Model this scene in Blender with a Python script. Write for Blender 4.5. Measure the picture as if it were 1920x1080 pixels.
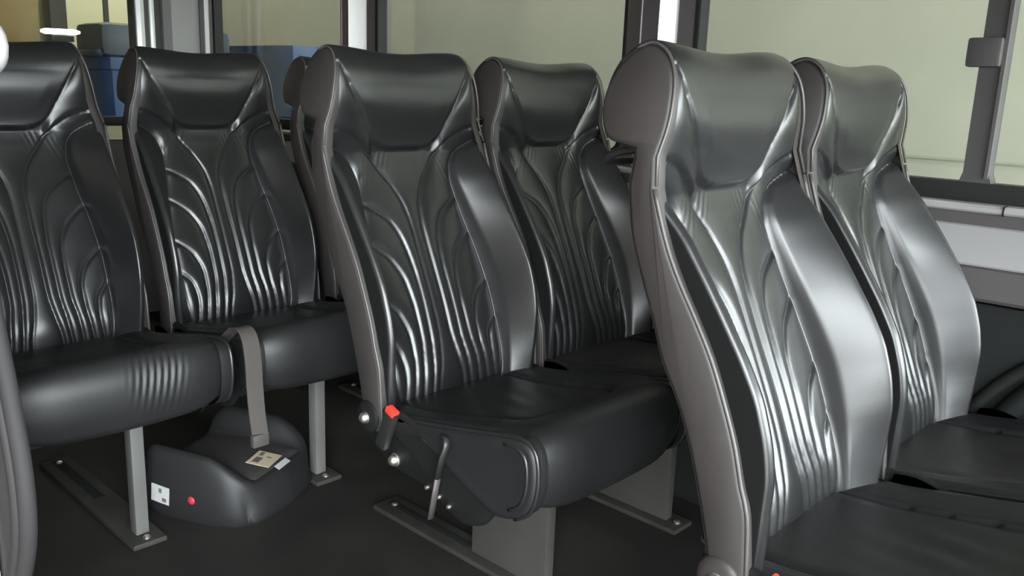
import bpy, math, random
import numpy as np
from mathutils import Vector, Matrix

for o in list(bpy.data.objects): bpy.data.objects.remove(o, do_unlink=True)
scn = bpy.context.scene
COL = scn.collection
random.seed(4)

# ------------------------------------------------------------------ camera
# X = van forward, Y = towards the window wall, Z = up, van floor at z = 0 (metres)
CAM = Vector((0.72977, -1.63410, 1.05678))
YAW, PITCH, ROLL, FPX = 2.326326, 0.225924, 0.037084, 1621.11
fw = Vector((math.cos(YAW)*math.cos(PITCH), math.sin(YAW)*math.cos(PITCH), -math.sin(PITCH)))
rt = Vector((math.sin(YAW), -math.cos(YAW), 0.0)); up = rt.cross(fw)
r2 = rt*math.cos(ROLL) + up*math.sin(ROLL); u2 = -rt*math.sin(ROLL) + up*math.cos(ROLL)
cam_d = bpy.data.cameras.new('camera'); cam = bpy.data.objects.new('camera', cam_d); COL.objects.link(cam)
cam_d.sensor_width = 36.0; cam_d.lens = FPX*36.0/1920.0; cam_d.clip_start = 0.02; cam_d.clip_end = 200
cam.matrix_world = Matrix(((r2.x, u2.x, -fw.x, CAM.x), (r2.y, u2.y, -fw.y, CAM.y), (r2.z, u2.z, -fw.z, CAM.z), (0, 0, 0, 1)))
scn.camera = cam

# ------------------------------------------------------------------ light: overcast daylight through the open garage front
w = bpy.data.worlds.new('overcast_sky'); scn.world = w; w.use_nodes = True
bg = w.node_tree.nodes['Background']; bg.inputs[0].default_value = (0.90, 0.97, 1.0, 1); bg.inputs[1].default_value = 36.0
pl = bpy.data.lights.new('garage_opening_portal', 'AREA'); pl.shape = 'RECTANGLE'; pl.size = 5.2; pl.size_y = 3.6
pl.cycles.is_portal = True
po = bpy.data.objects.new('garage_opening_portal', pl); COL.objects.link(po)
po.matrix_world = Matrix(((0, 0, 1, 3.8), (1, 0, 0, -.8), (0, 1, 0, 1.37), (0, 0, 0, 1)))
pl2 = bpy.data.lights.new('garage_side_portal', 'AREA'); pl2.shape = 'RECTANGLE'; pl2.size = 2.2; pl2.size_y = 3.6
pl2.cycles.is_portal = True
po2 = bpy.data.objects.new('garage_side_portal', pl2); COL.objects.link(po2)
po2.matrix_world = Matrix(((1, 0, 0, 2.7), (0, 0, -1, -3.4), (0, 1, 0, 1.37), (0, 0, 0, 1)))
vs = scn.view_settings
vs.view_transform = 'Standard'; vs.look = 'None'; vs.gamma = 1.0; vs.use_curve_mapping = False; vs.exposure = 0.0
GROUND = -0.40

# ------------------------------------------------------------------ materials
def mat(name, col, rough=0.5, spec=0.5, metal=0.0, bump=None, var=0.0, vscale=20, coat=0.0, emit=None):
    m = bpy.data.materials.new(name); m.use_nodes = True
    nt = m.node_tree; p = nt.nodes['Principled BSDF']
    p.inputs['Base Color'].default_value = (*col, 1); p.inputs['Roughness'].default_value = rough
    p.inputs['Specular IOR Level'].default_value = spec; p.inputs['Metallic'].default_value = metal
    if coat: p.inputs['Coat Weight'].default_value = coat; p.inputs['Coat Roughness'].default_value = 0.1
    if emit: p.inputs['Emission Color'].default_value = (*emit[0], 1); p.inputs['Emission Strength'].default_value = emit[1]
    tc = nt.nodes.new('ShaderNodeTexCoord')
    if var:
        n = nt.nodes.new('ShaderNodeTexNoise'); n.inputs['Scale'].default_value = vscale; n.inputs['Detail'].default_value = 6
        nt.links.new(tc.outputs['Object'], n.inputs['Vector'])
        r = nt.nodes.new('ShaderNodeMapRange'); r.inputs[1].default_value = .3; r.inputs[2].default_value = .7
        r.inputs[3].default_value = 1-var; r.inputs[4].default_value = 1+var
        nt.links.new(n.outputs['Fac'], r.inputs[0])
        mx = nt.nodes.new('ShaderNodeVectorMath'); mx.operation = 'SCALE'; mx.inputs[0].default_value = col
        nt.links.new(r.outputs[0], mx.inputs['Scale']); nt.links.new(mx.outputs[0], p.inputs['Base Color'])
    if bump:
        sc, st, dist = bump
        n = nt.nodes.new('ShaderNodeTexNoise'); n.inputs['Scale'].default_value = sc; n.inputs['Detail'].default_value = 3
        nt.links.new(tc.outputs['Object'], n.inputs['Vector'])
        b = nt.nodes.new('ShaderNodeBump'); b.inputs['Strength'].default_value = st; b.inputs['Distance'].default_value = dist
        nt.links.new(n.outputs['Fac'], b.inputs['Height']); nt.links.new(b.outputs[0], p.inputs['Normal'])
    return m

def glass_mat(name, tint, refl=1.0):
    m = bpy.data.materials.new(name); m.use_nodes = True; nt = m.node_tree
    nt.nodes.remove(nt.nodes['Principled BSDF']); out = nt.nodes['Material Output']
    t = nt.nodes.new('ShaderNodeBsdfTransparent'); t.inputs[0].default_value = (*tint, 1)
    g = nt.nodes.new('ShaderNodeBsdfGlossy'); g.inputs['Roughness'].default_value = 0.02
    fr = nt.nodes.new('ShaderNodeFresnel'); fr.inputs[0].default_value = 1.45
    mul = nt.nodes.new('ShaderNodeMath'); mul.operation = 'MULTIPLY'; mul.inputs[1].default_value = refl
    mix = nt.nodes.new('ShaderNodeMixShader')
    nt.links.new(fr.outputs[0], mul.inputs[0]); nt.links.new(mul.outputs[0], mix.inputs[0])
    nt.links.new(t.outputs[0], mix.inputs[1]); nt.links.new(g.outputs[0], mix.inputs[2]); nt.links.new(mix.outputs[0], out.inputs[0])
    return m

M = {}
M['leather'] = mat('black_leather', (.011, .011, .0113), .325, .55, bump=(420, .10, .0006), var=.15, vscale=9)
M['leather_matte'] = mat('matte_black_leather', (.0085, .0085, .0088), .50, .40, bump=(300, .15, .0008), var=.2, vscale=7)  # rougher and a little darker than the other leather
M['gusset'] = mat('matte_black_gusset', (.006, .006, .006), .9, .1)  # plain matte black, darker than the seat leather
M['vinyl'] = mat('grey_brown_vinyl', (.025, .0215, .0205), .50, .45, bump=(500, .10, .0006), var=.1, vscale=14)
M['piping'] = mat('grey_piping', (.050, .045, .042), .42, .5)
M['blackplastic'] = mat('black_plastic', (.012, .012, .012), .45, .5)
M['bracket'] = mat('black_painted_steel', (.0045, .0045, .0045), .7, .2)
M['grey_steel'] = mat('grey_painted_steel', (.043, .041, .037), .45, .5, var=.08, vscale=8)
M['lit_post_steel'] = mat('lit_grey_steel', (.095, .093, .088), .5, .4, var=.08, vscale=8)  # grey steel made paler to paint in the front light on the rear-row posts
M['dull_red'] = mat('dull_red_plastic', (.35, .02, .03), .5, .4)
M['rail'] = mat('dusty_black_rail', (.024, .023, .019), .7, .3, var=.3, vscale=14)
M['chrome'] = mat('zinc_bolt', (.85, .83, .77), .35, .5, 1.0)
M['red'] = mat('red_plastic', (.75, .035, .02), .4, .5)
M['strap'] = mat('grey_webbing', (.042, .037, .034), .8, .2, bump=(900, .4, .001))
M['lever'] = mat('grey_lever', (.045, .040, .038), .5, .4)
M['floor'] = mat('black_vinyl_floor', (.0135, .013, .011), .72, .3, bump=(260, .25, .001), var=.35, vscale=5)
M['trim_light'] = mat('pale_grey_trim', (.25, .24, .243), .45, .4)
M['trim_mid'] = mat('mid_grey_trim', (.068, .061, .062), .5, .35)
M['trim_white'] = mat('white_gloss_paint', (.86, .86, .84), .22, .6, coat=.5)
M['trim_dark'] = mat('dark_carpet_trim', (.011, .012, .0115), .85, .15, bump=(700, .4, .001))
M['gasket'] = mat('black_rubber', (.009, .009, .009), .6, .3)
M['divider'] = mat('grey_window_bar', (.045, .044, .043), .5, .4)
M['jamb'] = mat('grey_rubber_seal', (.017, .0155, .016), .72, .2)
M['roof'] = mat('pale_headliner', (.34, .335, .325), .85, .2)
M['glass'] = glass_mat('window_glass', (.87, .885, .84), .12)
M['clear'] = glass_mat('windscreen_glass', (.93, .95, .94), .8)
M['g_wall'] = mat('pale_green_painted_block', (.37, .37, .325), .8, .2, var=.04, vscale=3)
M['g_joint'] = mat('wall_joint', (.30, .31, .26), .9, .1)
M['g_cream'] = mat('cream_painted_panel', (.62, .58, .40), .7, .2, var=.05, vscale=2)
M['g_brown'] = mat('brown_plywood', (.26, .20, .095), .7, .2, var=.15, vscale=3)
M['g_dim'] = mat('brown_brick_paint', (.24, .19, .16), .9, .1, var=.2, vscale=3)
M['g_ceil'] = mat('grey_ceiling', (.34, .33, .31), .9, .1)
M['concrete'] = mat('concrete', (.30, .29, .27), .9, .2, var=.15, vscale=2)
M['steelcol'] = mat('dark_steel_column', (.045, .045, .04), .6, .3)
M['bin'] = mat('blue_bin_plastic', (.020, .062, .19), .5, .4, var=.1, vscale=4)
M['binlid'] = mat('slate_blue_lid', (.060, .078, .105), .5, .4, var=.1, vscale=4)
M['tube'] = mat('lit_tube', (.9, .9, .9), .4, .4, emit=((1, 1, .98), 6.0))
M['white'] = mat('white_plastic', (.75, .75, .74), .4, .5)
M['paper'] = mat('cream_paper', (.42, .35, .24), .8, .2)
M['paperw'] = mat('white_paper', (.36, .36, .36), .8, .2)
M['ink'] = mat('dark_ink', (.10, .09, .08), .8, .2)
M['boosterfab'] = mat('charcoal_fabric', (.030, .028, .027), .9, .2, bump=(600, .4, .001))
M['boosterplastic'] = mat('black_shell_plastic', (.011, .011, .0115), .58, .4)

# ------------------------------------------------------------------ mesh helpers
def new_mesh(name, verts, faces, smooth=True, normals=None, m=None):
    me = bpy.data.meshes.new(name); me.from_pydata([tuple(map(float, v)) for v in verts], [], [tuple(map(int, f)) for f in faces])
    me.update()
    if smooth: me.polygons.foreach_set('use_smooth', [True]*len(me.polygons))
    if normals is not None: me.normals_split_custom_set_from_vertices([tuple(map(float, n)) for n in normals])
    if m: me.materials.append(M[m] if isinstance(m, str) else m)
    return me
def link(name, me, parent=None, loc=None, rot=None):
    o = bpy.data.objects.new(name, me); COL.objects.link(o)
    if loc is not None: o.location = loc
    if rot is not None: o.rotation_euler = rot
    if parent is not None: o.parent = parent
    return o
def tag(o, label=None, cat=None, group=None, kind=None):
    if label: o['label'] = label
    if cat: o['category'] = cat
    if group: o['group'] = group
    if kind: o['kind'] = kind
    return o
def empty(name, loc=(0, 0, 0), rz=0):
    o = bpy.data.objects.new(name, None); COL.objects.link(o); o.location = loc; o.rotation_euler = (0, 0, rz); o.empty_display_size = .1
    return o
def smooth_by_angle(me, deg=35):
    try: me.set_sharp_from_angle(angle=math.radians(deg))
    except Exception: pass
    return me
def box_mesh(name, x0, x1, y0, y1, z0, z1, m, bev=0.004):
    """box with rounded edges"""
    b = min(bev, .45*min(x1-x0, y1-y0, z1-z0))
    import bmesh
    bm = bmesh.new(); bmesh.ops.create_cube(bm, size=1.0)
    for v in bm.verts:
        v.co = Vector((x0 if v.co.x < 0 else x1, y0 if v.co.y < 0 else y1, z0 if v.co.z < 0 else z1))
    if b > 0: bmesh.ops.bevel(bm, geom=list(bm.edges), offset=b, segments=2, profile=.6, affect='EDGES')
    me = bpy.data.meshes.new(name); bm.to_mesh(me); bm.free()
    me.polygons.foreach_set('use_smooth', [True]*len(me.polygons)); smooth_by_angle(me, 40)
    me.materials.append(M[m]); return me
def box(name, x0, x1, y0, y1, z0, z1, m, parent=None, bev=0.004):
    return link(name, box_mesh(name, x0, x1, y0, y1, z0, z1, m, bev), parent)
def tube_mesh(name, path, r, m, n=8, closed=False, flat=None):
    P = [Vector(p) for p in path]; N = len(P); V = []; F = []
    prev = None
    for i in range(N):
        a = P[(i-1) % N] if (closed or i > 0) else P[i]; c = P[(i+1) % N] if (closed or i < N-1) else P[i]
        t = (c-a).normalized()
        if prev is None:
            ref = Vector((0, 1, 0)) if abs(t.y) < .9 else Vector((1, 0, 0))
            nrm = (ref - t*ref.dot(t)).normalized()
        else: nrm = (prev - t*prev.dot(t)).normalized()
        prev = nrm; b = t.cross(nrm)
        rr = r[i] if isinstance(r, (list, tuple)) else r
        for k in range(n):
            ang = 2*math.pi*k/n
            V.append(P[i] + nrm*math.cos(ang)*rr + b*math.sin(ang)*rr*(flat or 1))
    for i in range(N if closed else N-1):
        for k in range(n):
            F.append((i*n+k, i*n+(k+1) % n, ((i+1) % N)*n+(k+1) % n, ((i+1) % N)*n+k))
    if not closed:
        F.append(tuple(range(n-1, -1, -1))); F.append(tuple((N-1)*n+k for k in range(n)))
    return new_mesh(name, V, F, m=m)
def lathe_mesh(name, prof, m, n=24, axis='y'):
    """prof: (radius, height) list, revolved round the given axis"""
    V = []; F = []
    for r, h in prof:
        for k in range(n):
            a = 2*math.pi*k/n; c, s = r*math.cos(a), r*math.sin(a)
            V.append({'y': (c, h, s), 'z': (c, s, h), 'x': (h, c, s)}[axis])
    for i in range(len(prof)-1):
        for k in range(n): F.append((i*n+k, i*n+(k+1) % n, (i+1)*n+(k+1) % n, (i+1)*n+k))
    F.append(tuple(range(n))[::-1]); F.append(tuple((len(prof)-1)*n+k for k in range(n)))
    return smooth_by_angle(new_mesh(name, V, F, m=m), 40)
def extrude_mesh(name, poly, axis, a0, a1, m, angle=35):
    """extrude polygon (2-D) along an axis: axis 'x' -> poly (y,z); 'y' -> (x,z); 'z' -> (x,y)"""
    def put(p, a): return {'x': (a, p[0], p[1]), 'y': (p[0], a, p[1]), 'z': (p[0], p[1], a)}[axis]
    n = len(poly); V = [put(p, a0) for p in poly] + [put(p, a1) for p in poly]
    F = [(i, (i+1) % n, n+(i+1) % n, n+i) for i in range(n)] + [tuple(range(n))[::-1], tuple(range(n, 2*n))]
    import bmesh
    me = new_mesh(name, V, F, m=m)
    bm = bmesh.new(); bm.from_mesh(me); bmesh.ops.recalc_face_normals(bm, faces=bm.faces); bm.to_mesh(me); bm.free()
    me.polygons.foreach_set('use_smooth', [True]*len(me.polygons))
    return smooth_by_angle(me, angle)
def catmull(pts, step):
    P = np.array(pts, float); P = np.vstack([2*P[0]-P[1], P, 2*P[-1]-P[-2]]); out = []
    for i in range(1, len(P)-2):
        p0, p1, p2, p3 = P[i-1], P[i], P[i+1], P[i+2]
        n = max(2, int(np.ceil(np.linalg.norm(p2-p1)/step)))
        for t in np.linspace(0, 1, n, endpoint=False):
            out.append(.5*((2*p1)+(-p0+p2)*t+(2*p0-5*p1+4*p2-p3)*t*t+(-p0+3*p1-3*p2+p3)*t**3))
    out.append(P[-2]); return np.array(out)
def smooth_interp(x, xp, fp):
    """interpolation through a table, softened so that tables give no kinks"""
    xp = np.array(xp, float); fp = np.array(fp, float); h = .012
    return sum(np.interp(x+d*h, xp, fp) for d in (-1, -.5, 0, .5, 1))/5.0
def pchip(x, xp, fp):
    xp = np.array(xp, float); fp = np.array(fp, float); h = np.diff(xp); dl = np.diff(fp)/h
    m = np.zeros_like(xp); m[0], m[-1] = dl[0], dl[-1]
    for i in range(1, len(xp)-1):
        if dl[i-1]*dl[i] > 0:
            w1, w2 = 2*h[i]+h[i-1], h[i]+2*h[i-1]; m[i] = (w1+w2)/(w1/dl[i-1]+w2/dl[i])
    x = np.asarray(x, float); xc = np.clip(x, xp[0], xp[-1]); k = np.clip(np.searchsorted(xp, xc, 'right')-1, 0, len(h)-1)
    t = (xc-xp[k])/h[k]
    return (2*t**3-3*t**2+1)*fp[k]+(t**3-2*t**2+t)*h[k]*m[k]+(-2*t**3+3*t**2)*fp[k+1]+(t**3-t**2)*h[k]*m[k+1]
def blur(A, n):
    for _ in range(n):
        B = np.pad(A, ((1, 1), (0, 0)), 'edge'); A = .25*B[:-2]+.5*B[1:-1]+.25*B[2:]
        B = np.pad(A, ((0, 0), (1, 1)), 'edge'); A = .25*B[:, :-2]+.5*B[:, 1:-1]+.25*B[:, 2:]
    return A
def grid_normals(G):
    du = np.gradient(G, axis=1); dv = np.gradient(G, axis=0)
    n = np.cross(du, dv); n /= np.linalg.norm(n, axis=2, keepdims=True)+1e-12
    return n
def grid_part(name, G, Nn, mask, m):
    """faces of the grid where mask (rows-1, cols-1) holds, with the whole surface's normals"""
    R, C = G.shape[:2]; idx = -np.ones(R*C, int); faces = []
    rr, cc = np.nonzero(mask)
    q = np.stack([rr*C+cc, rr*C+cc+1, (rr+1)*C+cc+1, (rr+1)*C+cc], 1)
    used = np.unique(q); idx[used] = np.arange(len(used)); q = idx[q]
    return new_mesh(name, G.reshape(-1, 3)[used], q, normals=Nn.reshape(-1, 3)[used], m=m)

# ------------------------------------------------------------------ the seat (built once, shared)
# seat frame: x forward, y across, z up from the van floor
FRONT = [(-.052, .400), (-.058, .435), (-.068, .465), (-.088, .52), (-.126, .62), (-.185, .75), (-.234, .865), (-.248, .925), (-.244, .975), (-.237, 1.025),
         (-.240, 1.070), (-.250, 1.097), (-.267, 1.116), (-.290, 1.1245), (-.313, 1.117), (-.335, 1.096), (-.349, 1.067), (-.352, 1.036), (-.344, 1.009), (-.331, .994), (-.312, .989)]
PROF = catmull(FRONT, .0034)
TOPI = int(np.argmax(PROF[:, 1]))
UC_Z = [.39, .50, .63, .78, .87, .91, .945, .975, 1.0, 1.05, 1.09, 1.125]
UC_U = [.188, .196, .198, .196, .194, .197, .201, .197, .191, .181, .172, .163]
L1 = ([.43, .47, .51, .567, .66, .714, .765, .81, .855, .892, .912, .937, .955, .966, .973, 1.2],
      [.036, .032, .023, .0155, .015, .0145, .0145, .020, .040, .070, .085, .110, .137, .167, .205, .3])
LN = [([.43, .50, .56, .665, .71, .745, .786, .826], [.056, .047, .040, .039, .042, .048, .068, .130]),
      ([.43, .505, .55, .605, .665, .71, .755], [.080, .072, .065, .064, .069, .090, .147]),
      ([.43, .49, .52, .56, .608, .660], [.104, .097, .093, .092, .107, .165]),
      ([.43, .50, .535, .585], [.128, .121, .126, .168])]
UIN = ([.43, .48, .55, .62, .69, .74, .78, .82, .86, .89, .914, .930, .940, .95], [.148, .153, .157, .157, .152, .145, .137, .131, .127, .132, .148, .175, .206, .30])
PADU, PADZ = [0, .05, .075, .09, .11, .13, .155, .168, .3], [.925, .929, .938, .951, .985, 1.022, 1.065, 1.093, 1.30]
OC = ([.39, .44, .48, .52, .56, .60, .65, .70, .75, .80, .857, .88, .92, .94], [.004, .022, .040, .058, .075, .084, .089, .084, .075, .064, .049, .039, .018, .006])

def front_height(u, z, top):
    """height over the profile and region number (0 insert, 1 bolster, 2 strip, 3 wing, 4 pad)"""
    au = np.abs(u); uc = smooth_interp(z, UC_Z, UC_U)
    uin = pchip(z, *UIN); l1 = pchip(z, *L1); zp = pchip(au, PADU, PADZ)
    lines = [np.minimum(l1, uin)] + [np.where(z > t[0][-1], uin, np.minimum(pchip(z, *t), uin)) for t in LN] + [uin]
    c = -.016*np.clip((.972-z)/.05, 0, 1)
    o = c.copy()
    # flutes
    puff = np.zeros_like(o); dmin = np.full_like(o, 1.0)
    t = np.clip(au/np.maximum(l1, 1e-4), 0, 1)
    amp = np.minimum(.22*l1, .0042)
    puff = np.where(au <= l1, amp*(1-t**2)**.7*np.clip((zp-z)/.035, 0, 1), puff)
    for a, b in zip(lines[:-1], lines[1:]):
        wd = np.maximum(b-a, 1e-5); inside = (au > a) & (au <= b)
        tt = np.clip((au-a)/wd, 0, 1)
        puff = np.where(inside, np.minimum(.25*wd, .0065)*(4*tt*(1-tt))**.7, puff)
    puff *= np.clip((uin-au)/.014, 0, 1)**.5
    for ln in lines[:-1]:
        dmin = np.minimum(dmin, np.where(ln < uin-1e-4, np.abs(au-ln), 1))
    head = z > zp
    below = ~head
    ins = (au < uin) & below & (au < np.where(z > .905, .088, 1)) & (z < .975)
    o = np.where(below & (au < uin), c+puff-.0030*np.exp(-(dmin/.0026)**2), o)
    o -= np.where(au < uin, .016*np.clip((.515-z)/.075, 0, 1)**2, 0)
    # gathered wrinkles where the strips meet the insert
    for (cu, cz, k, ph) in ((.095, .897, 620, 0), (.118, .872, 520, 1.3), (.06, .905, 560, .6)):
        g = np.exp(-(((au-cu)/.020)**2+((z-cz)/.016)**2))
        o += np.where(below & (au < uin), .0010*g*np.sin(k*(au*.9+.35*z)+ph+3*np.sign(u)), 0)
    # wings beside the head pad
    zc = pchip(au, L1[1][9:15], L1[0][9:15])
    wing = below & (z > zc) & (au >= .08)
    hgt = np.maximum(zp-zc, 1e-4); tw = np.clip((z-zc)/hgt, 0, 1)
    # width-wise position between pad seam and outer edge
    upad = pchip(z, PADZ, PADU); tu = np.clip((au-upad)/np.maximum(uc-upad, 1e-4), 0, 1)
    ow = -.0045+.0085*(np.clip(1-(2*tu-1)**2, 0, 1))**.75+.0015*tu
    wz = ow*np.clip((z-zc)/.014, 0, 1)**.5-.0025*np.exp(-((z-zc)/.0035)**2)
    kw = np.clip((au-.078)/.022, 0, 1); kw = kw*kw*(3-2*kw)
    o = np.where(wing, wz*kw+np.minimum(o, c+.002)*(1-kw), o)
    # strips (collar) pillow: between crease and bolster seam
    strip = below & (~wing) & (au > l1) & (z > .885) & (au < uin)
    # head pad
    dpad = (z-zp)/np.sqrt(1+1.1*np.clip((au-.07)/.02, 0, 1)); dp = np.clip(dpad/.030, 0, 1); wb = np.clip((.105-au)/.03, 0, 1); dq = np.clip(dpad/(.007-.003*wb), 0, 1); dq = np.maximum(dq, np.clip((z-1.06)/.025, 0, 1))
    opad = (.0055-.0025*wb)*((1-(1-dq)**2)**.7-1)+.0035*np.exp(-((z-1.0)/.045)**2)*np.clip(dpad/.05, 0, 1)-.002*(1-wb)*np.exp(-(dpad/.003)**2)*np.clip((1.085-z)/.02, 0, 1)
    o = np.where(head, opad+.005*np.clip((z-1.06)/.04, 0, 1), o)
    sad = np.clip((z-1.055)/.06, 0, 1); sad = np.where(top > 0, np.clip((z-1.0)/.09, 0, 1), sad)
    o -= .0095*sad*np.cos(np.clip(u/.165, -1, 1)*math.pi/2)**2
    # bolsters
    bol = (au >= uin) & (z < .941)
    q = np.clip((au-uin)/np.maximum(uc-uin, 1e-3), 0, 1); oc = smooth_interp(z, *OC)
    ob = -.019+(oc+.019)*(.20*(1-(1-np.clip(q/.12, 0, 1))**2)+.80*(1-(1-q)**1.07))
    ob -= .003*np.exp(-((au-uin)/.003)**2)
    o = np.where(bol, ob, o)
    o = np.where(top > 0, -.0095*sad*np.cos(np.clip(u/.165, -1, 1)*math.pi/2)**2+.005*np.clip((z-1.06)/.04, 0, 1), o)
    reg = np.zeros(o.shape, int)
    reg[strip] = 2; reg[wing] = 3; reg[bol] = 1; reg[head | (top > 0)] = 4
    return o, reg

XF = [(-.045, .40), (-.047, .44), (-.049, .468), (-.055, .532), (-.067, .568), (-.082, .621), (-.102, .672), (-.126, .725), (-.153, .771), (-.183, .818), (-.205, .859), (-.222, .902), (-.233, .935)]
def build_back():
    pr = PROF; R = len(pr)
    tg = np.gradient(pr, axis=0); tg /= np.linalg.norm(tg, axis=1, keepdims=True)
    nx, nz = tg[:, 1], -tg[:, 0]
    top = (np.arange(R) > TOPI).astype(int)
    z = pr[:, 1]; uc = smooth_interp(z, UC_Z, UC_U)
    t = np.linspace(-1, 1, 141)
    um = np.where(z < .925, np.minimum(pchip(z, *UIN), .90*uc), .80*uc); um = np.where(top > 0, .80*uc, um)
    um = np.convolve(np.pad(um, 6, 'edge'), np.ones(13)/13, 'valid')*np.clip((z-.90)/.02, 0, 1)+um*(1-np.clip((z-.90)/.02, 0, 1))
    nA, nB = 54, 18
    half = np.concatenate([um[:, None]*np.linspace(0, 1, nA+1)[None], um[:, None]+(uc-um)[:, None]*np.linspace(0, 1, nB+1)[None, 1:]], 1)
    U = np.concatenate([-half[:, :0:-1], half], 1); t = np.linspace(-1, 1, U.shape[1])
    Z = np.repeat(z[:, None], len(t), 1); T = np.repeat(top[:, None], len(t), 1)
    O, reg = front_height(U, Z, T); O = blur(O, 1)
    bolw = np.clip((.95-z)/.05, 0, 1)*(1-top)
    r = .006+.006*bolw
    xf = np.interp(z, [p[1] for p in XF], [p[0] for p in XF])
    depth = .004+bolw*np.clip((pr[:, 0]+O[:, -1]*nx-r-xf+.020), .0, .09)
    ang = np.linspace(0, math.pi/2, 6)[1:]
    def side(o_edge):
        us = [uc+r*math.sin(a) for a in ang]+[uc+r]
        os_ = [o_edge-r*(1-math.cos(a)) for a in ang]+[o_edge-r-depth]
        return np.stack(us, 1), np.stack(os_, 1)
    ur, orr = side(O[:, -1]); ul, oll = side(O[:, 0])
    Uall = np.concatenate([-ul[:, ::-1], U, ur], 1); Oall = np.concatenate([oll[:, ::-1], O, orr], 1)
    rl = np.repeat(reg[:, :1], 6, 1); rrg = np.repeat(reg[:, -1:], 6, 1)
    regall = np.concatenate([rl, reg, rrg], 1)
    G = np.stack([pr[:, 0:1]+Oall*nx[:, None], Uall, pr[:, 1:2]+Oall*nz[:, None]], 2)
    Nn = grid_normals(G)
    fr = regall[:-1, :-1].copy(); uface = Uall[:-1, :-1]
    for cols in (slice(0, 2), slice(-2, None)): fr[:, cols] = np.where(fr[:, cols] == 1, 5, fr[:, cols])
    parts = []
    for num, nm in ((0, 'back_insert'), (1, 'bolster'), (2, 'shoulder_strip'), (3, 'headrest_wing'), (4, 'headrest_pad'), (5, 'side_gusset')):
        if num in (1, 2, 3, 5):
            for sgn in (-1, 1):
                mk = (fr == num) & (np.sign(uface+1e-9) == sgn)
                if mk.any(): parts.append((nm, grid_part(nm, G, Nn, mk, 'gusset' if num == 5 else 'leather')))
        else: parts.append((nm, grid_part(nm, G, Nn, fr == num, 'leather')))
    return parts

def us_z(z): return np.interp(z, [.40, .88, .935, .955, .975, 1.0, 1.05, 1.09, 1.125], [.221, .221, .217, .211, .207, .200, .190, .181, .171])
def cap_mesh(name, outline, ufun, sgn, m, thick, rings=((0, .010), (.0025, .003), (.008, 0.0)), bulge=0.0):
    """flat side panel with a rounded rim; outline (x,z) loop, counter-clockwise or not"""
    P = np.array(outline, float); n = len(P)
    area = .5*np.sum(P[:, 0]*np.roll(P[:, 1], -1)-np.roll(P[:, 0], -1)*P[:, 1])
    if area < 0: P = P[::-1]
    e = np.roll(P, -1, 0)-np.roll(P, 1, 0); e /= np.linalg.norm(e, axis=1, keepdims=True)
    inn = np.stack([-e[:, 1], e[:, 0]], 1)
    V = []; loops = []
    Q = P; base = ufun(Q[:, 1])
    V += [(q[0], sgn*(b-thick), q[1]) for q, b in zip(Q, base)]; loops.append(0)
    for ins, dn in rings:
        Q = P+inn*ins; b = ufun(Q[:, 1])
        loops.append(len(V)); V += [(q[0], sgn*(bb-dn), q[1]) for q, bb in zip(Q, b)]
    F = []
    for a, b in zip(loops[:-1], loops[1:]):
        for i in range(n):
            j = (i+1) % n; f = (a+i, a+j, b+j, b+i); F.append(f if sgn < 0 else f[::-1])
    last = tuple(loops[-1]+i for i in range(n)); F.append(last if sgn < 0 else last[::-1])
    me = new_mesh(name, V, F, m=m)
    return smooth_by_angle(me, 60)

XR = [(-.281, .983), (-.280, .939), (-.274, .905), (-.264, .862), (-.243, .807), (-.223, .760), (-.203, .707), (-.172, .652), (-.150, .600), (-.130, .538), (-.112, .471), (-.105, .43), (-.100, .40)]
HEADSIDE = [(x+(.002 if i < 12 else 0), z) for i, (x, z) in enumerate(FRONT) if z > .95]
SIDE_OUT = np.vstack([catmull(XF, .012), catmull(HEADSIDE, .010), catmull(XR, .012)])

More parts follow.
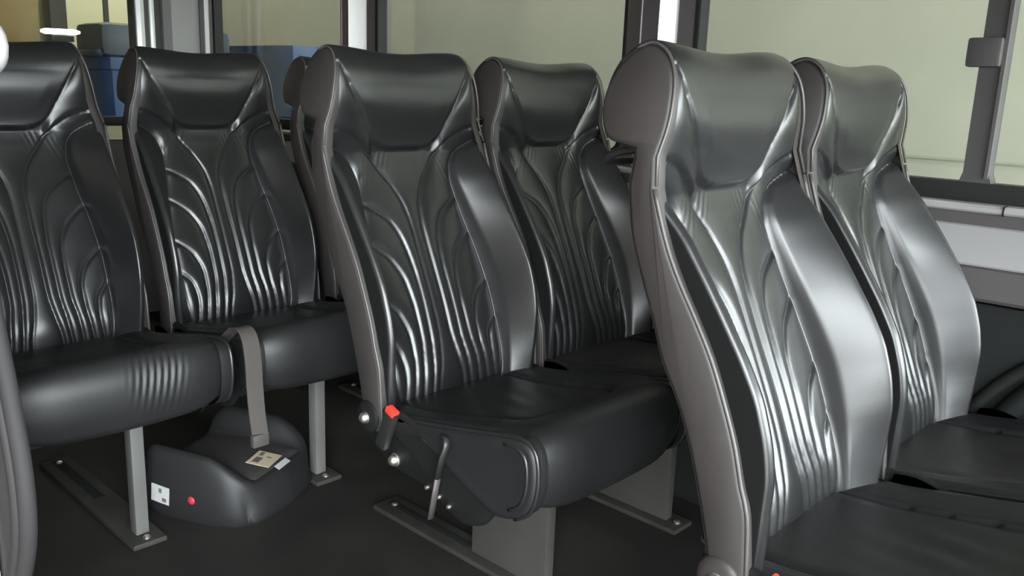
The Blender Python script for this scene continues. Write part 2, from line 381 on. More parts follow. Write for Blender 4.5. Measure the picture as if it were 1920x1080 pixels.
# seat cushion
CPROF = [(-.115, .440), (-.06, .452), (.02, .462), (.12, .481), (.22, .502), (.28, .513), (.318, .516), (.344, .504), (.358, .475), (.359, .435), (.350, .400), (.337, .378), (.300, .366)]
def build_cushion(pleats):
    pr = catmull(CPROF, .005); tg = np.gradient(pr, axis=0); tg /= np.linalg.norm(tg, axis=1, keepdims=True)
    nx, nz = -tg[:, 1], tg[:, 0]
    x = pr[:, 0]; R = len(pr); s = np.concatenate([[0], np.cumsum(np.linalg.norm(np.diff(pr, axis=0), axis=1))])
    uc = np.full(R, .204); t = np.linspace(-1, 1, 101); U = uc[:, None]*t; S = np.repeat(s[:, None], len(t), 1)
    au = np.abs(U)
    front = np.clip((S-.36)/.10, 0, 1)
    # inset panel with rounded front corners, dished middle, puffed side rolls
    inset_u = .150-.02*np.clip((S-.1)/.3, 0, 1); inset_s = .375
    d = np.minimum(inset_u-au, inset_s-S); cr = .05
    cu = np.clip(au-(inset_u-cr), 0, None); cs = np.clip(S-(inset_s-cr), 0, None)
    dc = cr-np.hypot(cu, cs); d = np.where((cu > 0) & (cs > 0), dc, d)
    o = np.where(d > 0, .007*(1-(1-np.clip(d/.035, 0, 1))**2)-.012, -.004+.004*np.clip(-d/.03, 0, 1))
    o -= .004*np.exp(-(d/.0032)**2)
    o -= .010*np.clip(1-(au/.2)**2, 0, 1)*np.clip(S/.1, 0, 1)*(1-front)
    o += .010*front*(1-(au/.21)**2)-.022*front*(np.clip(au-.10, 0, 1)/.11)**2.5
    if pleats:
        g = np.exp(-((U-.055)/.052)**4)*np.exp(-((S-.500)/.048)**2)
        o -= .0048*g*np.abs(np.sin((U+.18*(S-.5))*math.pi/.0145))**1.5
    else:
        g = np.exp(-((U-.03)/.10)**2)*np.exp(-((S-.25)/.10)**2)
        o += .0012*g*np.sin(95*U+40*S)
    r = .014; ang = np.linspace(0, math.pi/2, 5)[1:]
    def side(e): return np.stack([uc+r*math.sin(a) for a in ang]+[uc+r], 1), np.stack([e-r*(1-math.cos(a)) for a in ang]+[e-r-.02], 1)
    ur, orr = side(o[:, -1]); ul, oll = side(o[:, 0])
    UA = np.concatenate([-ul[:, ::-1], U, ur], 1); OA = np.concatenate([oll[:, ::-1], o, orr], 1)
    G = np.stack([pr[:, 0:1]+OA*nx[:, None], UA, pr[:, 1:2]+OA*nz[:, None]], 2)
    Nn = -grid_normals(G); G = G[:, ::-1]; Nn = Nn[:, ::-1]
    return grid_part('seat_cushion', G, Nn, np.ones((R-1, UA.shape[1]-1), bool), 'leather_matte')
SKIRT = [(-.03, .444), (.055, .460), (.14, .476), (.22, .492), (.285, .505), (.320, .508), (.343, .495), (.352, .465), (.352, .43), (.345, .402), (.333, .382), (.305, .364), (.262, .354), (.205, .372), (.13, .405), (.06, .436), (.01, .450)]

parts = []     # (name, mesh, parent index or None, loc, rot)
def add(name, me, par=None, loc=(0, 0, 0), rot=(0, 0, 0)):
    parts.append((name, me, par, loc, rot)); return len(parts)-1
for nm, me in build_back(): add(nm, me)
for sg in (-1, 1):
    sp_i = add('side_panel', cap_mesh('side_panel', SIDE_OUT, us_z, sg, 'vinyl', .022))
    # piping along the front of the head and the frame edge
    hp = catmull([p for p in FRONT if p[1] > .94][:7], .012)
    hp = np.vstack([[(-.236, .938)], hp[hp[:, 1] > .942]])
    add('headrest_piping', tube_mesh('headrest_piping', [(p[0]+.003, sg*(us_z(p[1])-.001), p[1]+.001) for p in hp], .0024, 'piping', 6), sp_i)
    fe = catmull(XF, .02)
    add('frame_piping', tube_mesh('frame_piping', [(p[0]-.001, sg*.2175, p[1]) for p in fe], .0032, 'piping', 6), sp_i)
# back shell: rear surface lofted between the side panels
rear = np.vstack([[(-.312, .990)], catmull(XR, .02)]); tt = np.linspace(-1, 1, 25)
Gs = np.array([[(p[0]-.006*(1-abs(t)**3)*np.clip((1.0-p[1])/.1, 0, 1), t*(us_z(p[1])-.004), p[1]) for t in tt] for p in rear])
Ns = grid_normals(Gs)
add('back_shell', grid_part('back_shell', Gs, Ns, np.ones((len(rear)-1, 24), bool), 'vinyl'))
# grab handle under the head roll
hd = catmull([(-.285, -.150, .985), (-.345, -.150, .975), (-.372, -.142, .962), (-.378, -.11, .958), (-.380, 0, .957), (-.378, .11, .958), (-.372, .142, .962), (-.345, .150, .975), (-.285, .150, .985)], .02)
add('grab_handle', tube_mesh('grab_handle', hd, .0065, 'blackplastic', 8))
cush_i = len(parts); add('seat_cushion', build_cushion(False))
CUSH_PLEAT = build_cushion(True)
sk = catmull(SKIRT+[SKIRT[0]], .012)[:-1]
for sg in (-1, 1):
    k = add('cushion_skirt', cap_mesh('cushion_skirt', sk, lambda z: np.full_like(z, .223), sg, 'leather_matte', .03, rings=((0, .008), (.004, .001), (.012, 0), (.020, .0015))))
    pp = catmull(SKIRT[:12], .012)
    add('skirt_piping', tube_mesh('skirt_piping', [(p[0]+.001, sg*.2175, p[1]+.001) for p in pp], .0040, 'leather', 6), k)
    cc_ = np.array((.255, .435)); ps = catmull([tuple(cc_+.80*(np.array(p)-cc_)) for p in SKIRT[4:12]], .012)
    add('skirt_stitch', tube_mesh('skirt_stitch', [(p[0], sg*.2218, p[1]) for p in ps], .0034, 'leather', 6), k)
# steel under the cushion
PAN = [(-.125, .475), (-.112, .42), (-.092, .382), (-.055, .356), (-.013, .343), (.08, .334), (.165, .302), (.215, .312), (.240, .335), (.262, .37), (.262, .43), (.14, .445), (.05, .445), (-.02, .455)]
for sg in (-1, 1):
    add('seat_bracket', cap_mesh('seat_bracket', catmull(PAN+[PAN[0]], .012)[:-1], lambda z: np.full_like(z, .214), sg, 'bracket', .012))
add('seat_pan', box_mesh('seat_pan', -.10, .290, -.200, .200, .352, .425, 'bracket', .015))
leg_i = add('leg', box_mesh('leg', -.106, .120, .088, .115, .012, .345, 'grey_steel', .004))
LEG_POST = box_mesh('leg', .088, .122, .086, .117, .012, .352, 'lit_post_steel', .004)
rl = add('base_rail', box_mesh('base_rail', -.44, .165, .060, .140, 0.0, .014, 'rail', .005))
add('rail_groove', box_mesh('rail_groove', -.42, -.12, .088, .112, .0125, .016, 'trim_dark', .001), rl)
bolt = lathe_mesh('rail_bolt', [(.009, 0), (.009, .004), (.006, .007), (0.0005, .0075)], 'chrome', 12, 'z')
for xx in (-.40, .145): add('rail_bolt', bolt, rl, (xx, .10, .013))
N_COMMON = len(parts)
# recliner discs, bolts, lever
disc = lathe_mesh('recliner_cover', [(.004, -.006), (.020, -.0055), (.030, -.003), (.034, .002), (.034, .02)], 'vinyl', 28, 'y')
disc_black = disc.copy(); disc_black.materials[0] = M['bracket']
rc = add('recliner_cover', disc, None, (-.086, -.222, .430))
b1 = lathe_mesh('pivot_bolt', [(.0008, -.013), (.007, -.0115), (.0105, -.007), (.0118, -.001), (.0135, .0), (.0135, .004)], 'chrome', 16, 'y')
add('pivot_bolt', b1, rc, (0, -.005, 0))
add('pivot_bolt', b1, None, (-.010, -.216, .364))
b2 = lathe_mesh('bracket_bolt', [(.0006, -.0052), (.0038, -.0042), (.0048, 0), (.0048, .003)], 'chrome', 10, 'y')
for xx, zz in ((.083, .341), (.116, .334), (.143, .325)): add('bracket_bolt', b2, None, (xx, -.215, zz))
lv = add('recline_lever', tube_mesh('recline_lever', [(.118, -.236, .300), (.128, -.237, .345), (.137, -.238, .385)], .0075, 'lever', 8, flat=.45))
add('lever_arm', tube_mesh('lever_arm', [(.137, -.238, .385), (.146, -.237, .425), (.154, -.235, .448), (.152, -.232, .459), (.142, -.228, .461), (.132, -.222, .455)], .0075, 'blackplastic', 8, flat=.6), lv)
# belt buckle beside the cushion
bk = add('belt_buckle', box_mesh('belt_buckle', -.014, .014, -.008, .008, -.075, .012, 'blackplastic', .005), None, (.000, -.233, .460), (0, math.radians(22), 0))
add('release_button', box_mesh('release_button', -.0125, .0125, -.0088, .007, .004, .0165, 'red', .003), bk)

SEATS = []
def place_seat(x, y, label, aisle=True, pleats=False, post=False, black=False):
    e = empty('bus_seat', (x, y, 0)); tag(e, label, 'seat', 'black leather seats of the van')
    objs = []
    for i, (nm, me, par, loc, rot) in enumerate(parts):
        if pleats and i == cush_i: me = CUSH_PLEAT
        if post and i == leg_i: me = LEG_POST
        if black and nm == 'recliner_cover': me = disc_black
        if i >= N_COMMON and not aisle: break
        o = link(nm, me, e if par is None else objs[par], loc, rot); objs.append(o)
    SEATS.append(e); return e

RX = {'B': .3144, 'A': -.4581, 'L': -1.2604}
place_seat(RX['B'], -.460, 'black leather aisle seat with gleaming bolster in the row beside the sliding window')
place_seat(RX['B'], .000, 'black leather seat squeezed against the wall just below the sliding window', aisle=False)
place_seat(RX['A'], -.453, 'black leather aisle seat showing its recline lever, red buckle and side bolts', black=True)
place_seat(RX['A'], .007, 'black leather window seat beside the aisle seat with the recline lever', aisle=False)
place_seat(RX['L'], -.977, 'black leather rear row seat with pleated cushion front, beside the door pillar', pleats=True, post=True, black=True)
place_seat(RX['L'], -.486, 'black leather middle seat of the rear row, behind the child booster', aisle=False, post=True)
place_seat(RX['L'], .005, 'black leather window seat of the rear row, mostly hidden behind another seat', aisle=False, post=True)

# ------------------------------------------------------------------ van structure
XB, XE = -3.10, 2.35           # rear wall, front end
YN, YF = -1.30, .30            # inner faces of near and far walls
ZR = 1.93
def struct(o): o['kind'] = 'structure'; return o
fl = struct(box('floor', XB, XE, YN-.05, YF+.02, -.05, 0, 'floor', bev=0))
struct(box('ceiling', XB, XE-.25, YN-.06, YF+.06, ZR, ZR+.05, 'roof', bev=0))
# far wall: lower panel, ledge mouldings, pillars, header
wf = struct(box('wall_far', XB, XE, .285, .36, -.05, .862, 'trim_mid', bev=0))
link('lower_panel', extrude_mesh('lower_panel', [(.30, 0.0), (.255, 0.0), (.252, .655), (.258, .668), (.30, .668)], 'x', XB+.02, XE-.4, 'trim_dark'), wf)
link('lower_band', extrude_mesh('lower_band', [(.30, .676), (.240, .676), (.2345, .683), (.2345, .741), (.240, .745), (.30, .745)], 'x', XB+.02, XE-.4, 'trim_mid', 25), wf)  # darker trim here and on upper_band: shade of upright faces put into colour
link('ledge', extrude_mesh('ledge', [(.30, .746), (.236, .746), (.234, .750), (.237, .756), (.280, .818), (.287, .822), (.30, .822)], 'x', XB+.02, XE-.4, 'trim_light', 25), wf)  # paler trim: light caught by the sloping face put into its colour
link('upper_band', extrude_mesh('upper_band', [(.30, .823), (.283, .823), (.277, .847), (.30, .847)], 'x', XB+.02, XE-.4, 'trim_mid', 25), wf)
link('sill_lip', extrude_mesh('sill_lip', [(.30, .848), (.272, .848), (.268, .852), (.268, .859), (.274, .864), (.30, .866)], 'x', XB+.02, XE-.4, 'trim_light', 25), wf)
for xs_ in (.262,):
    box('panel_joint', xs_-.0015, xs_+.0015, .2665, .30, .846, .8655, 'trim_dark', wf, 0)
struct(box('trim_1', XB, XE-.2, .285, .36, 1.585, ZR+.02, 'trim_mid', bev=.005))
# wheel arch moulding low on the far wall
arc = [(.62+.33*math.cos(a), .247, .30+.33*math.sin(a)) for a in np.linspace(math.radians(20), math.radians(160), 24)]
struct(link('trim_2', tube_mesh('trim_2', arc, .022, 'trim_dark', 10)))
arc = [(.62+.40*math.cos(a), .250, .26+.40*math.sin(a)) for a in np.linspace(math.radians(20), math.radians(160), 24)]
struct(link('trim_3', tube_mesh('trim_3', arc, .014, 'trim_dark', 10)))

def rrect(x0, x1, z0, z1, r, n=5):
    P = []
    for cx, cz, a0 in ((x1-r, z1-r, 0), (x0+r, z1-r, 90), (x0+r, z0+r, 180), (x1-r, z0+r, 270)):
        for k in range(n+1):
            a = math.radians(a0+90*k/n); P.append((cx+r*math.cos(a), cz+r*math.sin(a)))
    return P
def ring_mesh(name, outer, inner, a0, a1, m, axis='y', lip=.004):
    n = len(outer)
    def put(p, a): return (p[0], a, p[1]) if axis == 'y' else (a, p[0], p[1])
    mid = [((o_[0]*.6+i_[0]*.4), (o_[1]*.6+i_[1]*.4)) for o_, i_ in zip(outer, inner)]
    L = [(outer, a1), (outer, a0+lip), (mid, a0), (inner, a0+lip), (inner, a1)]
    V = []; F = []
    for q, a in L: V += [put(p, a) for p in q]
    for k in range(len(L)-1):
        for i in range(n): F.append((k*n+i, k*n+(i+1) % n, (k+1)*n+(i+1) % n, (k+1)*n+i))
    import bmesh
    me = new_mesh(name, V, F, m=m); bm = bmesh.new(); bm.from_mesh(me); bmesh.ops.recalc_face_normals(bm, faces=bm.faces); bm.to_mesh(me); bm.free()
    return smooth_by_angle(me, 40)
def window(n, x0, x1, zb=.905, zt=1.56, divs=()):
    w_ = struct(empty('window_%d' % n, ((x0+x1)/2, .32, zb)))
    def child(nm, me):
        o = link(nm, me, w_); o.location = -Vector(w_.location); return o
    outer = rrect(x0-.002, x1+.002, zb-.043, zt+.03, .012); inner = rrect(x0+.014, x1-.014, zb, zt, .030)
    child('gasket', ring_mesh('gasket', outer, inner, .296, .34, 'gasket'))
    edges = [x0]+[d for d in divs]+[x1]
    for a, b in zip(edges[:-1], edges[1:]):
        child('pane', box_mesh('pane', a+.004, b-.004, .326, .330, zb-.012, zt+.012, 'glass', 0))
    return w_, child
window(1, -2.945, -1.985); window(2, -1.792, -.705)
w3, ch3 = window(3, -.500, 1.35, divs=(.190,))
# sliding window bar with rounded feet, and its latch
bar = [(.150, .895), (.162, .905), (.168, .925), (.168, 1.565), (.216, 1.565), (.216, .925), (.223, .905), (.236, .895)]
ch3('slider_bar', extrude_mesh('slider_bar', bar, 'y', .300, .336, 'divider'))
ch3('slider_edge', extrude_mesh('slider_edge', [(.210, .915), (.210, 1.56), (.217, 1.56), (.217, .915)], 'y', .293, .302, 'trim_mid'))
ch3('slider_latch', box_mesh('slider_latch', .146, .210, .278, .302, 1.133, 1.190, 'divider', .007))

def pillar(n, x0, x1, xs_, plateau, wa, wb):
    """grey pillar cover with seam, white reveal towards the front, frame"""
    body = [(x0, .345), (x0, .300), (x0+.006, .292), (x0+.018, .284), (xs_-.001, .272), (xs_, .275), (xs_+.001, .272), (wa, .268), (wb, .3125), (wb+.006, .300), (x1-.012, .300), (x1, .306), (x1, .345)]
    o = struct(link('trim_%d' % n, extrude_mesh('trim_%d' % n, body, 'z', .864, 1.60, 'trim_mid', 30)))
    link('white_reveal', extrude_mesh('white_reveal', [(wa+.001, .2665), (wb+.001, .311), (wb-.003, .316), (wa-.003, .274)], 'z', .868, 1.598, 'trim_white'), o)
    link('seam_bead', tube_mesh('seam_bead', [(xs_, .2705, .868), (xs_, .2705, 1.598)], .0022, 'trim_light', 6), o)
    return o
pillar(4, -.708, -.498, -.642, .27, -.586, -.555)
pillar(5, -1.990, -1.790, -1.95, .27, -1.905, -1.848)
# rear corner pillar: grey panel, dark channels and white beads
o = struct(link('trim_6', extrude_mesh('trim_6', [(XB, .345), (XB, .140), (XB+.02, .141), (XB+.05, .165), (XB+.055, .215), (XB+.045, .262), (XB+.06, .286), (-3.0, .292), (-2.945, .300), (-2.945, .345)], 'z', .80, 1.60, 'trim_light', 30)))
link('white_bead', extrude_mesh('white_bead', [(-3.030, .297), (-2.985, .283), (-2.972, .292), (-2.972, .302), (-3.03, .306)], 'z', .864, 1.598, 'trim_white'), o)
link('dark_channel', extrude_mesh('dark_channel', [(XB+.062, .284), (-3.036, .286), (-3.036, .30), (XB+.062, .30)], 'z', .864, 1.598, 'divider'), o)
# rear wall with the back door window
wr = struct(box('wall_rear', XB-.07, XB, YN-.05, YF+.05, -.05, .840, 'trim_mid', bev=0))
s = extrude_mesh('rear_sill', [(0, .782), (.022, .786), (.026, .822), (.016, .834), (-.01, .848), (-.03, .880), (-.06, .880), (-.06, .782)], 'y', YN+.02, .10, 'g_cream', 25)
link('rear_sill', s, wr, (XB, 0, 0))
struct(box('trim_7', XB-.07, XB+.01, YN-.05, YF+.05, 1.585, ZR+.02, 'trim_mid', bev=0))
jp = struct(box('trim_8', XB-.06, XB, .063, .145, .80, 1.60, 'divider', bev=.003))
link('white_bead', extrude_mesh('white_bead', [(XB-.01, .024), (XB+.012, .028), (XB+.018, .045), (XB+.012, .062), (XB-.01, .066)], 'z', .80, 1.598, 'trim_white', 30), jp)
link('white_bead', extrude_mesh('white_bead', [(XB-.002, .087), (XB+.008, .089), (XB+.011, .098), (XB+.008, .108), (XB-.002, .111)], 'z', .80, 1.598, 'trim_white', 30), jp)
w4 = struct(empty('window_4', (XB-.03, -.4, .84)))
po_ = [(y, z) for y, z in rrect(-.98, .030, .84, 1.59, .03)]; pi_ = [(y, z) for y, z in rrect(-.955, .018, .880, 1.56, .03)]
g = link('gasket', ring_mesh('gasket', po_, pi_, XB+.004, XB-.05, 'gasket', 'x', -.004), w4); g.location = -Vector(w4.location)
g = link('pane', box_mesh('pane', XB-.034, XB-.030, -.965, .026, .83, 1.575, 'glass', 0), w4); g.location = -Vector(w4.location)
struct(box('trim_9', XB-.06, XB+.01, YN-.05, -.975, .80, 1.60, 'trim_mid', bev=.003))

# near wall behind the door opening, door seal, grab handle
wn = struct(box('wall_near', XB, -.52, YN-.030, YN, -.10, .90, 'trim_mid', bev=.004))
for x0, x1, z0, z1 in ((XB, -.52, 1.56, ZR), (-.66, -.52, .90, 1.56), (XB, -2.40, .90, 1.56)):
    box('wall_panel', x0, x1, YN-.030, YN, z0, z1, 'trim_mid', wn, 0)
for x0, x1, z0, z1 in ((XB, -.50, -.25, .895), (XB, -.50, 1.565, ZR+.04), (-.655, -.50, .896, 1.564), (XB, -2.405, .896, 1.564)):
    box('outer_skin', x0, x1, YN-.040, YN-.031, z0, z1, 'trim_white', wn, .002)
w6 = struct(empty('window_6', (-1.5, YN-.02, .90)))
for nm, me in (('gasket', ring_mesh('gasket', rrect(-2.41, -.65, .89, 1.57, .03), rrect(-2.38, -.68, .92, 1.54, .04), YN+.006, YN-.034, 'gasket', 'y', -.004)), ('pane', box_mesh('pane', -2.395, -.665, YN-.022, YN-.018, .905, 1.555, 'clear', 0))):
    g = link(nm, me, w6); g.location = -Vector(w6.location)
struct(box('trim_15', -.52, XE-.28, YN-.055, YN, 1.44, ZR, 'trim_mid', bev=.01))
SEALP = [(-.505, 1.92), (-.505, 1.30), (-.503, 1.0), (-.496, .86), (-.474, .75), (-.437, .64), (-.415, .55), (-.420, .47), (-.452, .40), (-.500, .335), (-.56, .27), (-.62, .18), (-.65, .05)]
sp = catmull(SEALP, .03)
def seal(name, dx, dy, r, m):
    return tube_mesh(name, [(p[0]+dx, YN+dy, p[1]) for p in sp], r, m, 10)
ds = struct(link('trim_10', seal('trim_10', -.010, -.012, .012, 'jamb')))
link('seal_lip', seal('seal_lip', -.016, -.023, .0075, 'jamb'), ds)
V = []; F = []
for i, p in enumerate(sp):
    V += [(-.53, YN-.028, p[1]), (p[0]-.025, YN-.028, p[1]), (p[0]-.016, YN-.010, p[1]), (-.53, YN+.001, p[1])]
for i in range(len(sp)-1):
    for k in range(3): F.append((i*4+k, i*4+k+1, (i+1)*4+k+1, (i+1)*4+k))
link('pillar_cover', new_mesh('pillar_cover', V, F, m='jamb'), ds)
gh = tag(link('grab_handle', tube_mesh('grab_handle', catmull([(-.515, YN, 1.118), (-.47, YN+.001, 1.110), (-.432, YN+.001, 1.100), (-.418, YN+.001, 1.084), (-.430, YN+.001, 1.068), (-.47, YN+.001, 1.056), (-.515, YN, 1.045)], .012), .013, 'trim_light', 12)),
         'pale grey plastic grab handle on the door pillar', 'handle')
# front of the near side beyond the door, and the windscreen surround
wn2 = struct(box('wall_near', 1.60, XE-.3, YN-.075, YN, -.10, .80, 'trim_mid', bev=.004))
struct(box('trim_11', 1.10, 1.62, YN-.07, YN, -.05, ZR, 'trim_mid', bev=.006))
fr_ = struct(box('wall_front', XE-.10, XE, YN-.06, YF+.06, -.30, .58, 'trim_mid', bev=.01))
struct(box('trim_12', XE-.42, XE-.24, YN-.06, YF+.06, 1.43, ZR+.04, 'trim_mid', bev=.01))
for i, y in enumerate((YN-.06, YF-.02)):
    struct(link('trim_%d' % (13+i), tube_mesh('trim_%d' % (13+i), [(XE-.04, y+.04, .56), (XE-.33, y+.04, 1.88)], .04, 'trim_mid', 10)))
w5 = struct(empty('window_5', (XE-.1, -.5, .70)))
me = new_mesh('pane', [(XE-.05, YN, .58), (XE-.05, YF, .58), (XE-.25, YF, 1.45), (XE-.25, YN, 1.45)], [(0, 1, 2, 3)], False, m='clear')
g = link('pane', me, w5); g.location = -Vector(w5.location)

# ------------------------------------------------------------------ the garage around the van
struct(box('floor', -7.0, 3.8, -30.0, 2.1, GROUND-.1, GROUND, 'concrete', bev=0))
struct(box('floor', 3.8, 40.0, -30.0, 30.0, GROUND-.12, GROUND-.02, 'concrete', bev=0))
gw = struct(box('wall_right', -7.0, 3.8, 1.70, 1.90, GROUND, 3.2, 'g_wall', bev=0))
# block wall joint, a shallow raked line
box('wall_joint', -6.9, 3.7, 1.694, 1.704, .866, .874, 'g_joint', gw, 0)
struct(box('wall_left', -7.0, 1.60, -3.6, -3.4, GROUND, 3.2, 'g_dim', bev=0))
gr = struct(box('wall_back', -6.2, -6.0, -3.6, 1.9, GROUND, 3.2, 'g_cream', bev=0))
for y in (1.071, .35, -.37, -1.09): box('panel_joint', -6.0, -5.985, y-.018, y+.018, GROUND, 3.2, 'steelcol', gr, 0)
struct(box('ceiling', -7.0, 3.8, -3.6, 1.9, 3.15, 3.3, 'g_ceil', bev=0))
tag(box('steel_column', -5.93, -5.80, .62, .73, GROUND, 3.15, 'steelcol', bev=.006), 'dark steel column standing against the cream back wall', 'column')
cp = tag(box('plywood_sheet', -5.62, -5.58, -1.2, .47, GROUND, 2.0, 'g_brown', bev=.003), 'brown plywood sheet standing in front of the cream back wall', 'board')

def fill_strip_light(x, y, label):  # unseen ceiling lights, added to brighten the garage walls
    e = empty('added_ceiling_light', (x, y, 3.15)); tag(e, label, 'light', 'added garage ceiling fill lights')
    link('tube_holder', box_mesh('tube_holder', -.75, .75, -.07, .07, -.06, 0, 'white', .008), e)
    for dy in (-.03, .03): link('glow_tube', tube_mesh('glow_tube', [(-.72, dy, -.078), (.72, dy, -.078)], .014, 'tube', 8), e)
    L = bpy.data.lights.new('strip_glow', 'AREA'); L.shape = 'RECTANGLE'; L.size = 1.4; L.size_y = .12; L.energy = FILL_W; L.color = (1.0, .98, .88)
    lo = link('strip_glow', L, e, (0, 0, -.10))
FILL_W = 25.0
for x, y, lb in ((-5.0, .9, 'added white twin tube fill light on the garage ceiling beside the cream back wall'),
                 (-2.6, 1.05, 'added white twin tube fill light on the ceiling between the wall and the van rear'),
                 (-.2, 1.05, 'added white twin tube fill light on the ceiling between the wall and the sliding window')):
    fill_strip_light(x, y, lb)

def container(x0, x1, y0, y1, ztop, label, lid):
    e = empty('recycling_container', ((x0+x1)/2, (y0+y1)/2, GROUND)); tag(e, label, 'container', 'blue containers in the garage')
    hx, hy = (x1-x0)/2, (y1-y0)/2; h = ztop-GROUND
    V = []; F = []
    rings = [(.10, .86), (.55, .93), (.80, .97), (.86, .975), (.865, 1.0), (.90, 1.0)] if lid else [(.10, .90), (.6, .95), (.92, .98), (.93, 1.0), (1.0, 1.0)]
    for f, s in rings:
        for k in range(24):
            a = 2*math.pi*k/24; c, sn = math.cos(a), math.sin(a)
            q = (abs(c)**6+abs(sn)**6)**(-1/6)
            V.append((hx*s*q*c, hy*s*q*sn, f*h))
    for i in range(len(rings)-1):
        for k in range(24): F.append((i*24+k, i*24+(k+1) % 24, (i+1)*24+(k+1) % 24, (i+1)*24+k))
    F.append(tuple(range(24))[::-1]); F.append(tuple((len(rings)-1)*24+k for k in range(24)))
    link('bin_body', smooth_by_angle(new_mesh('bin_body', V, F, m='bin'), 30), e)
    if lid:
        L = link('lid', box_mesh('lid', -hx*1.03, hx*1.03, -hy*1.03, hy*1.03, .90*h, h, 'binlid', .05), e)
        link('lid_hinge', tube_mesh('lid_hinge', [(-hx*.9, -hy*1.04, .91*h), (hx*.9, -hy*1.04, .91*h)], .02, 'binlid', 8), L)
    wh = lathe_mesh('wheel', [(.02, -.03), (.08, -.03), (.09, -.02), (.09, .02), (.08, .03), (.02, .03)], 'blackplastic', 20, 'y')
    for sx in (-1, 1):
        for sy in (-1, 1): link('wheel', wh, e, (sx*hx*.7, sy*hy*.7, .09))
    return e
container(-4.25, -3.90, .205, .90, 1.315, 'slate blue lidded container standing outside the rear door window', True)
container(-4.25, -3.42, 1.0, 1.55, 1.243, 'bright blue open container standing beside the pale green wall', False)
tl = empty('glass_streak', (-3.62, -.10, GROUND)); tag(tl, 'short glowing white tube imitating a reflection streak on the rear window', 'reflection streak')  # added glowing tube stands in for a light reflection on the rear glass
link('glow_tube', tube_mesh('glow_tube', [(0, -.078, 1.637), (0, -.06, 1.637), (0, .07, 1.640), (0, .092, 1.640)], [.006, .013, .013, .006], 'tube', 10), tl)
link('tube_holder', box_mesh('tube_holder', -.015, .015, -.03, .06, 1.595, 1.622, 'blackplastic', .004), tl)
link('streak_stand', tube_mesh('streak_stand', [(0, .01, .01), (0, .01, 1.60)], .010, 'steelcol', 8), tl)
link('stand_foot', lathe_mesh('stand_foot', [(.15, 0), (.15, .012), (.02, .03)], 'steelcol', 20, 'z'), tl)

# ------------------------------------------------------------------ things on the van floor
# child booster (backless): fabric pad between two raised arms
be = empty('booster_seat', (-1.205, -.615, 0), math.radians(25)); tag(be, 'black backless child booster with stickers on the floor under the rear seats', 'booster seat')
def booster_shell():
    nx, ny = 41, 45; D, W = .33, .33
    X_ = np.linspace(-D/2, D/2, nx); Y_ = np.linspace(-W/2, W/2, ny)
    V = []; F = []
    def top(x, y):
        f = (x+D/2)/D; ay = abs(y)/(W/2)
        seat = .105+.012*math.sin(f*math.pi)
        arm = (.185-.015*f-.075*max(0, (f-.62)/.38)**1.6-.05*max(0, (.2-f)/.2)**2)
        k = 1/(1+math.exp(-(ay-.70)/.045)); h = seat*(1-k)+arm*k
        h -= .035*max(0, (ay-.90)/.10)**2; h -= .05*max(0, (f-.93)/.07)**2; h -= .04*max(0, (.06-f)/.06)**2
        return h
    for i, x in enumerate(X_):
        for j, y in enumerate(Y_):
            f = (x+D/2)/D; yy = y*(1-.10*max(0, (f-.75)/.25)**2)
            kc = (abs(x)/(D/2))**5*(abs(y)/(W/2))**5
            V.append(((x+.02*(1-abs(y)/(W/2))*f*.6)*(1-.13*kc), yy*(1-.13*kc), top(x, y)))
    for i in range(nx-1):
        for j in range(ny-1): F.append((i*ny+j, (i+1)*ny+j, (i+1)*ny+j+1, i*ny+j+1))
    rim = [i*ny for i in range(nx)]+[(nx-1)*ny+j for j in range(1, ny)]+[i*ny+ny-1 for i in range(nx-2, -1, -1)]+[j for j in range(ny-2, 0, -1)]
    b0 = len(V)
    for lev, sc in ((.5, 1.03), (.12, .98), (0.0, .93)):
        for r in rim: V.append((V[r][0]*sc, V[r][1]*sc, V[r][2]*lev))
    n = len(rim); prev = rim
    for l in range(3):
        cur = [b0+l*n+i for i in range(n)]
        for i in range(n): F.append((prev[i], cur[i], cur[(i+1) % n], prev[(i+1) % n]))
        prev = cur
    F.append(tuple(prev[::-1]))
    return smooth_by_angle(new_mesh('booster_shell', V, F, m='boosterplastic'), 60), top
me, btop = booster_shell(); sh = link('booster_shell', me, be)
V = []; F = []; nx, ny = 21, 17
for i in range(nx):
    for j in range(ny):
        x = -.15+.30*i/(nx-1); y = -.105+.21*j/(ny-1)
        ex = min(1, min(i, nx-1-i)/2.5, ); ey = min(1, min(j, ny-1-j)/2.5)
        V.append((x, y, btop(x, y)+.010*min(ex, ey)**.5-.001))
for i in range(nx-1):
    for j in range(ny-1): F.append((i*ny+j, (i+1)*ny+j, (i+1)*ny+j+1, i*ny+j+1))
pad = link('booster_pad', new_mesh('booster_pad', V, F, m='boosterfab'), be)
def sticker(name, cx, cy, z, sx, sy, m, rot=0, tilt=(0, 0)):
    return link(name, box_mesh(name, -sx/2, sx/2, -sy/2, sy/2, 0, .0012, m, 0), be, (cx, cy, z), (tilt[0], tilt[1], rot))
s1 = sticker('care_label', .105, -.005, btop(.105, 0)+.0105, .062, .075, 'paper', math.radians(8), (0, math.radians(6)))
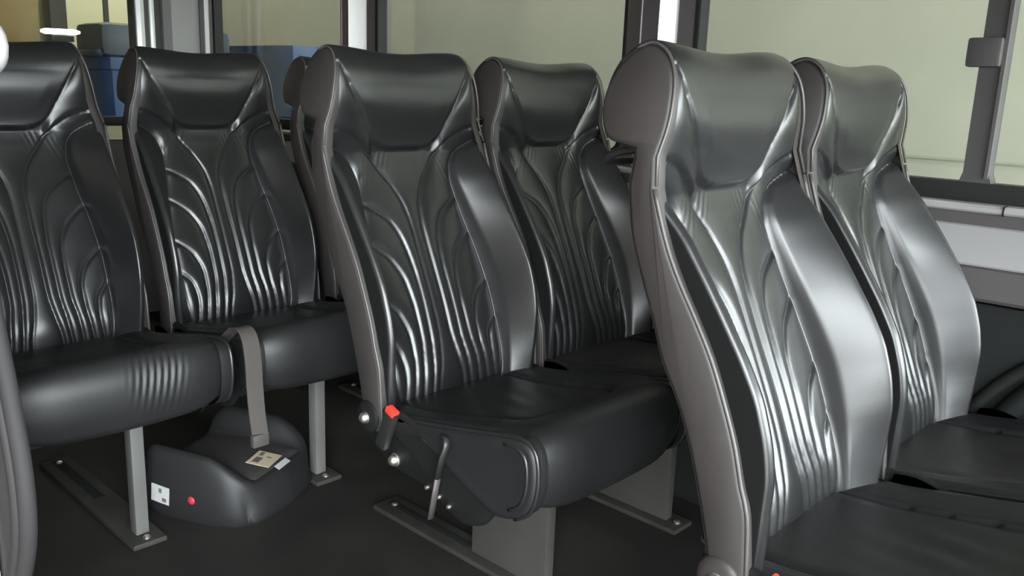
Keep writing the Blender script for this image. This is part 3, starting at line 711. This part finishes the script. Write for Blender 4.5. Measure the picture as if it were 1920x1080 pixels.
for k, (dx, dy, a, b) in enumerate(((-.012, -.012, .018, .030), (-.016, .022, .010, .020), (.008, .012, .012, .006))):
    link('print_mark', box_mesh('print_mark', dx-a/2, dx+a/2, dy-b/2, dy+b/2, .0012, .0016, 'ink', 0), s1)
sticker('care_label', .150, .008, btop(.14, 0)+.004, .016, .055, 'paperw', math.radians(4), (0, math.radians(25)))
s2 = link('white_label', box_mesh('white_label', -.026, .026, -.0012, 0, -.024, .024, 'paperw', 0), be, (-.078, -.1695, .066), (math.radians(4), math.radians(8), 0))
link('print_mark', box_mesh('print_mark', .006, .018, -.0016, -.0012, -.018, -.008, 'ink', 0), s2)
link('print_mark', box_mesh('print_mark', -.004, .004, -.0016, -.0012, .004, .016, 'ink', 0), s2)
link('red_button', lathe_mesh('red_button', [(.010, .004), (.010, -.003), (.006, -.006)], 'dull_red', 16, 'y'), be, (.012, -.167, .066))

# loose belt hanging between two rear seats
bp = catmull([(-1.02, -.7315, .470), (-.93, -.7315, .535), (-.885, -.7315, .530), (-.868, -.7315, .48), (-.864, -.7315, .42), (-.858, -.7315, .36), (-.848, -.7315, .312)], .02)
V = []; F = []
for i, p in enumerate(bp):
    for yy, off in ((-.0195, 0), (.0195, 0), (.0195, -.003), (-.0195, -.003)):
        q = i/(len(bp)-1); ca, sa = math.cos(.5*q), math.sin(.5*q)
        V.append((p[0]+off+sa*yy*.6, p[1]+yy*ca*.92, p[2]+(off if i < 6 else 0)))
for i in range(len(bp)-1):
    for k in range(4): F.append((i*4+k, (i+1)*4+k, (i+1)*4+(k+1) % 4, i*4+(k+1) % 4))
F += [(3, 2, 1, 0), tuple(len(V)-4+k for k in range(4))]
stp = empty('seat_belt', (-.86, -.727, .30)); tag(stp, 'grey seat belt webbing hanging down in front of the booster', 'seat belt')
for nm, me in (('webbing', smooth_by_angle(new_mesh('webbing', V, F, m='strap'), 40)), ('belt_end', box_mesh('belt_end', -.858, -.844, -.7505, -.7125, .286, .314, 'lever', .003))):
    g = link(nm, me, stp); g.location = -Vector(stp.location)
